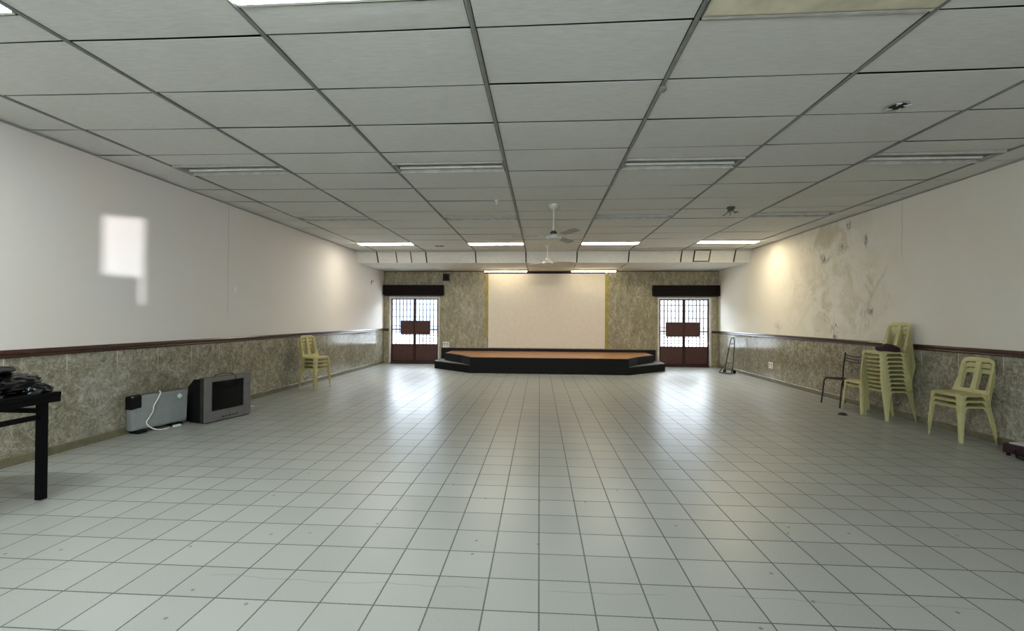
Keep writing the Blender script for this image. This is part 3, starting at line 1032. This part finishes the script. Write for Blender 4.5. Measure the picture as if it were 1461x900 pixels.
# ------------------------------------------------------------------ metal chair
t = thing('metal_chair', 'dark tubular steel chair by the right wall beyond the plastic stacks', 'chair', (5.56, 8.73, 0), RZ)
hw, r = 0.255, 0.0125
for s in (-1, 1):
    x = s * hw
    f = MB()
    f.tube([(x * 1.05, -0.215, 0.0), (x * 1.02, -0.19, 0.22), (x, -0.172, 0.42), (x, -0.160, 0.455), (x, -0.135, 0.472), (x, 0.0, 0.472), (x, 0.15, 0.472)], r, 10)
    f.build('front_leg', M['chair_steel'], t, 40)
    f = MB()
    f.tube([(x * 1.03, 0.215, 0.0), (x * 1.01, 0.185, 0.3), (x, 0.172, 0.50), (x, 0.185, 0.70), (x, 0.215, 0.93), (x, 0.220, 0.965)], r, 10)
    f.build('back_leg', M['chair_steel'], t, 40)
f = MB()
f.grid(lambda u, v: Vector(((u * 2 - 1) * (hw + 0.005), -0.20 + 0.37 * v, 0.494 - 0.012 * (1 - (2 * u - 1) ** 2) + 0.006 * (v < 0.01))), 8, 6)
bmesh.ops.solidify(f.bm, geom=f.bm.faces[:], thickness=0.012)
f.build('seat', M['seat_ply'], t)
for z, dy in ((0.93, 0.214), (0.875, 0.207), (0.82, 0.200)):
    f = MB()
    f.tube([(-hw, dy, z), (-hw * 0.5, dy + 0.02, z - 0.022), (0, dy + 0.026, z - 0.030), (hw * 0.5, dy + 0.02, z - 0.022), (hw, dy, z)], 0.0085, 8)
    f.build('back_rod', M['chair_steel'], t, 40)

# ------------------------------------------------------------------ hand trolley by the far right wall
t = thing('hand_trolley', 'thin dark folding hand trolley leaning at the far right wall', 'trolley', (5.60, 13.75, 0), radians(-62))
f = MB()
f.tube([(-0.13, -0.10, 0.05), (-0.11, -0.03, 0.45), (-0.085, 0.04, 0.82), (-0.065, 0.065, 0.98), (-0.03, 0.075, 1.045), (0.03, 0.075, 1.045), (0.065, 0.065, 0.98), (0.085, 0.04, 0.82), (0.11, -0.03, 0.45), (0.13, -0.10, 0.05)], 0.014, 8)
f.build('handle_frame', M['trolley'], t, 40)
f = MB()
f.tube([(-0.075, 0.05, 0.86), (0.075, 0.05, 0.86)], 0.010, 8).tube([(-0.12, -0.05, 0.30), (0.12, -0.05, 0.30)], 0.010, 8)
f.build('crossbar', M['trolley'], t, 40)
MB().box(-0.17, 0.17, -0.30, -0.10, 0.012, 0.026, 0.004).build('foot_plate', M['trolley'], t)
for s in (-1, 1):
    f = MB()
    f.tube([(s * 0.14, -0.10, 0.22), (s * 0.21, -0.24, 0.012)], 0.014, 8)
    f.build('stay', M['trolley'], t, 40)
    MB().lathe([(0.0, -0.015), (0.05, -0.015), (0.055, 0.0), (0.05, 0.015), (0.0, 0.015)], 16, mat=Matrix.Translation((s * 0.17, -0.06, 0.055)) @ Matrix.Rotation(pi / 2, 4, 'Y')).build('wheel', M['black_plastic'], t, 40)

# ================================================================== LEFT SIDE
# table
TX, TY1, TZ = -4.20, 3.68, 0.905
t = thing('table', 'black steel-framed table at the left edge, piled with black bags', 'table', (TX, TY1, 0))
TW, TL = 0.80, 2.2
MB().box(-TW, 0.0, -TL, 0.0, TZ - 0.035, TZ, 0.004).build('table_top', M['steel_black'], t)
f = MB()
f.box(-0.035, -0.004, -TL + 0.01, -0.004, TZ - 0.085, TZ - 0.036).box(-TW + 0.004, -TW + 0.035, -TL + 0.01, -0.004, TZ - 0.085, TZ - 0.036)
f.build('apron', M['steel_black'], t)
LEGP = ((-0.06, -0.105), (-TW + 0.06, -0.105), (-0.06, -TL + 0.07), (-TW + 0.06, -TL + 0.07))
for px, py in LEGP:
    MB().box(px - 0.028, px + 0.028, py - 0.028, py + 0.028, 0.0, TZ - 0.086, 0.003).build('leg', M['steel_black'], t)
f = MB()
f.box(-TW + 0.09, -0.09, -0.122, -0.088, 0.735, 0.775)
f.build('end_rail', M['steel_black'], t)
f = MB()
f.box(-0.076, -0.046, -TL + 0.10, -0.135, 0.685, 0.725)
f.build('side_rail', M['steel_black'], t)
MB().box(-0.050, -0.006, 0.001, 0.010, TZ - 0.033, TZ - 0.004, 0.002).build('end_cap', M['white_plastic'], t)

# bags on it
crumple('bin_bag', M['bag'], 'large glossy black bin bag heaped on the left table', 'bag', (-4.57, 3.25, TZ), (0.27, 0.43, 0.145), 1.3, amp=0.38, folds=4.2, sub=5, flat=0.3)
crumple('bin_bag', M['bag_matte'], 'flat black bag lying over the heap on the left table', 'bag', (-4.66, 3.30, TZ + 0.185), (0.25, 0.32, 0.040), 5.7, amp=0.25, folds=3.0, sub=5, flat=0.4)
crumple('bin_bag', M['bag'], 'small glossy black bag at the far end of the left table', 'bag', (-4.33, 3.58, TZ), (0.095, 0.10, 0.058), 8.2, amp=0.35, folds=5, sub=4, flat=0.3)

# panel heater
hp0, hp1 = Vector((-5.399, 5.586, 0)), Vector((-5.205, 6.33, 0))
ang = math.atan2(hp1.y - hp0.y, hp1.x - hp0.x)
mid = (hp0 + hp1) / 2
t = thing('panel_heater', 'pale grey metal panel heater with white cord, beside the television', 'heater', (mid.x - 0.035, mid.y + 0.0, 0), ang)
hl = (hp1 - hp0).length / 2 - 0.02
# local x along the panel (away from camera), local -y into the room
f = MB()
f.box(-hl, hl, -0.028, 0.075, 0.045, 0.50, 0.018)
f.build('casing', M['heater'], t, 40)
f = MB()
f.box(-hl + 0.06, hl - 0.004, -0.036, -0.029, 0.07, 0.485, 0.003)
f.build('front_panel', M['heater'], t)
f = MB()
f.rings([[(-hl - 0.010, y, z) for y, z in ((-0.037, 0.33), (0.078, 0.33), (0.078, 0.49), (0.03, 0.508), (-0.020, 0.49), (-0.037, 0.45))], [(-hl + 0.115, y, z) for y, z in ((-0.040, 0.345), (0.078, 0.345), (0.078, 0.508), (0.03, 0.515), (-0.022, 0.512), (-0.040, 0.495))]])
f.build('control_end', M['black_plastic'], t)
f = MB()
f.box(-hl + 0.12, hl - 0.02, 0.012, 0.060, 0.4995, 0.508)
for k in range(14):
    x = -hl + 0.15 + k * (2 * hl - 0.22) / 13
    f.box(x, x + 0.02, 0.004, 0.066, 0.5081, 0.513)
f.build('top_vent', M['tv_silver'], t)
for x in (-hl + 0.10, hl - 0.16):
    f = MB()
    f.box(x - 0.05, x + 0.07, -0.075, 0.10, 0.0, 0.046, 0.012)
    f.build('foot', M['black_plastic'], t)
f = MB()
R = Matrix.Translation((hl - 0.11, -0.037, 0.42)) @ Matrix.Rotation(pi / 2, 4, 'X')
f.lathe([(0.0, 0.0), (0.032, 0.0), (0.030, 0.006), (0.0, 0.008)], 18, mat=R)
f.build('badge', M['white_plastic'], t, 40)
f = MB()
ctl = [(0.02, 0.03, 0.522), (-0.005, -0.03, 0.500), (-0.05, -0.052, 0.43), (-0.10, -0.05, 0.34), (-0.11, -0.05, 0.27), (-0.17, -0.055, 0.18), (-0.20, -0.06, 0.13), (-0.17, -0.08, 0.07), (-0.10, -0.12, 0.020), (0.0, -0.13, 0.010), (0.06, -0.115, 0.010)]
pts = []
for i in range(len(ctl) - 1):
    p0, p1, p2, p3 = [Vector(ctl[max(0, min(len(ctl) - 1, k))]) for k in (i - 1, i, i + 1, i + 2)]
    for q in range(5):
        u = q / 5
        pts.append(0.5 * ((2 * p1) + (p2 - p0) * u + (2 * p0 - 5 * p1 + 4 * p2 - p3) * u * u + (3 * p1 - p0 - 3 * p2 + p3) * u ** 3))
pts.append(Vector(ctl[-1]))
f.tube(pts, 0.008, 8)
cord = f.build('power_cord', M['white_plastic'], t, 60)
f = MB()
f.box(0.12, 0.22, -0.135, -0.095, 0.002, 0.030, 0.006)
f.build('plug', M['white_plastic'], cord)

# television
q0, q1 = Vector((-4.927, 6.264, 0)), Vector((-4.742, 7.015, 0))
ang = math.atan2(q1.y - q0.y, q1.x - q0.x)
mid = (q0 + q1) / 2
t = thing('television', 'old silver tube television standing on the floor by left wall', 'television', (mid.x, mid.y, 0), ang)
w2 = (q1 - q0).length / 2
TH = 0.665
f = MB()
f.box(-w2, w2, 0.0, 0.075, 0.012, TH, 0.012)
f.build('bezel_back', M['tv_dark'], t)
f = MB()    # front frame around the screen
bz = (0.105, 0.115, 0.15, 0.065)
f.box(-w2, -w2 + bz[0], -0.035, -0.001, 0.012, TH, 0.006).box(w2 - bz[1], w2, -0.035, -0.001, 0.012, TH, 0.006)
f.box(-w2 + bz[0] - 0.002, w2 - bz[1] + 0.002, -0.033, -0.001, 0.012, 0.012 + bz[2], 0.003).box(-w2 + bz[0] - 0.002, w2 - bz[1] + 0.002, -0.033, -0.001, TH - bz[3], TH, 0.003)
f.build('front_frame', M['tv_silver'], t)
f = MB()
f.grid(lambda u, v: Vector(((-w2 + bz[0]) + (2 * w2 - bz[0] - bz[1]) * u, -0.006 - 0.016 * (1 - (2 * u - 1) ** 2) * (1 - (2 * v - 1) ** 2), 0.012 + bz[2] + (TH - bz[2] - bz[3] - 0.012) * v)), 12, 10)
f.build('screen', M['glass_dark'], t, 60)
f = MB()    # tapering back shell
f.rings([[(-w2 + 0.012, 0.076, 0.012), (w2 - 0.012, 0.076, 0.012), (w2 - 0.012, 0.076, TH - 0.012), (-w2 + 0.012, 0.076, TH - 0.012)],
         [(-w2 + 0.018, 0.22, 0.012), (w2 - 0.018, 0.22, 0.012), (w2 - 0.018, 0.22, TH - 0.03), (-w2 + 0.018, 0.22, TH - 0.03)],
         [(-w2 + 0.045, 0.40, 0.012), (w2 - 0.045, 0.40, 0.012), (w2 - 0.07, 0.40, TH - 0.15), (-w2 + 0.07, 0.40, TH - 0.15)],
         [(-w2 + 0.10, 0.45, 0.05), (w2 - 0.10, 0.45, 0.05), (w2 - 0.12, 0.45, TH - 0.22), (-w2 + 0.12, 0.45, TH - 0.22)]])
f.build('back_shell', M['black_plastic'], t)
f = MB()
for k in range(5):
    f.box(-0.12 + k * 0.06, -0.085 + k * 0.06, -0.0395, -0.0335, 0.05, 0.066, 0.002)
f.build('button', M['tv_dark'], t)
f = MB()
f.box(-w2 + 0.02, w2 - 0.02, -0.025, 0.30, 0.0, 0.0115)
f.build('base', M['black_plastic'], t)
f = MB()
f.tube([(-0.16, 0.12, TH - 0.03), (-0.14, 0.08, TH + 0.015), (-0.06, 0.05, TH + 0.040), (0.06, 0.02, TH + 0.030), (0.10, -0.02, TH + 0.006), (0.11, -0.042, TH - 0.03), (0.11, -0.042, TH - 0.06)], 0.005, 6)
f.build('aerial_wire', M['black_plastic'], t, 60)

# ================================================================== ODDS AND ENDS ON THE FLOOR
t = thing('red_case', 'dark red case holding white papers, on the floor at the right edge', 'case', (5.62, 5.50, 0), radians(14))
f = MB()
f.box(-0.13, 0.15, -0.24, 0.24, 0.03, 0.14, 0.012)
f.build('case_body', M['red_box'], t)
MB().box(-0.09, 0.10, -0.19, 0.20, 0.1402, 0.152, 0.003).build('paper_stack', M['paper'], t)
f = MB()
f.tube([(-0.132, -0.18, 0.11), (-0.20, -0.14, 0.05), (-0.21, -0.02, 0.012), (-0.17, 0.08, 0.012), (-0.134, 0.12, 0.08)], 0.009, 8)
f.build('carry_strap', M['black_plastic'], t, 50)
for sx in (-0.10, 0.12):
    for sy in (-0.2, 0.2):
        MB().lathe([(0.0, 0.0), (0.02, 0.0), (0.018, 0.03), (0.0, 0.03)], 10, (sx, sy, 0.0)).build('foot', M['black_plastic'], t)
crumple('black_bag', M['bag_matte'], 'slumped black bag at the right edge, nearer than the red case', 'bag', (5.60, 5.06, 0.0), (0.19, 0.17, 0.15), 4.4, amp=0.25, folds=3.5, flat=0.4)
crumple('leaf_scrap', M['leaf'], 'small dark dry scrap on the tiles before the metal chair', 'scrap', (5.01, 7.86, 0.0), (0.055, 0.05, 0.03), 2.2, sub=3, amp=0.6)
crumple('paper_scrap', M['paper'], 'tiny white scrap on the tiles beyond the television', 'scrap', (-5.05, 7.55, 0.0), (0.04, 0.03, 0.02), 6.2, sub=3, amp=0.6)

# ================================================================== LIGHT
w = bpy.data.worlds.new('World')
SC.world = w
w.use_nodes = True
bg = w.node_tree.nodes['Background']
bg.inputs[0].default_value = (0.80, 0.90, 1.0, 1)
bg.inputs[1].default_value = 7.0


def portal(name, loc, rot, sx, sy):
    l = bpy.data.lights.new(name, 'AREA')
    l.shape = 'RECTANGLE'
    l.size, l.size_y = sx, sy
    l.cycles.is_portal = True
    o = bpy.data.objects.new(name, l)
    COL.objects.link(o)
    o.location = loc
    o.rotation_euler = rot
    return o


for k, D in enumerate((DL, DR)):
    portal('door_daylight', ((D[0] + D[1]) / 2, YF + T + 0.01, D[2] / 2), (radians(-90), 0, 0), D[1] - D[0], D[2])
for x0, x1 in WINS:
    portal('window_daylight', ((x0 + x1) / 2, YN - T - 0.01, (WZ0 + WZ1) / 2), (radians(90), 0, 0), x1 - x0, WZ1 - WZ0)
# glare thrown up through the slot added to the near wall, as a patch on the left wall
l = bpy.data.lights.new('glare', 'SPOT')
l.energy = 8500
l.color = (0.93, 0.95, 1.0)
l.shadow_soft_size = 0.05
l.spot_size = radians(8)
l.spot_blend = 0.2
o = bpy.data.objects.new('glare_spot', l)
COL.objects.link(o)
o.location = GLARE
o.rotation_euler = (Vector((XL, 5.55, 2.4)) - Vector(GLARE)).to_track_quat('-Z', 'Y').to_euler()

# ================================================================== CAMERA
cam = bpy.data.cameras.new('camera')
co = bpy.data.objects.new('camera', cam)
COL.objects.link(co)
cam.sensor_width = 36.0
cam.sensor_fit = 'HORIZONTAL'
cam.lens = 641.456 / 1461 * 36.0
cam.clip_start = 0.05
YAW, PIT, ROL = 0.0666, 0.0079, 0.0062
co.matrix_world = Matrix.Translation((0, 0, EYE)) @ Matrix.Rotation(YAW, 4, 'Z') @ Matrix.Rotation(pi / 2 + PIT, 4, 'X') @ Matrix.Rotation(ROL, 4, 'Z')
SC.camera = co

vs = SC.view_settings
vs.view_transform = 'Standard'
vs.look = 'None'
vs.gamma = 1.0
vs.exposure = 1.85
vs.use_curve_mapping = False
cy = SC.cycles
cy.max_bounces = 8
cy.diffuse_bounces = 5
cy.glossy_bounces = 4
cy.caustics_reflective = False
cy.caustics_refractive = False
cy.sample_clamp_indirect = 6.0
cy.use_denoising = True
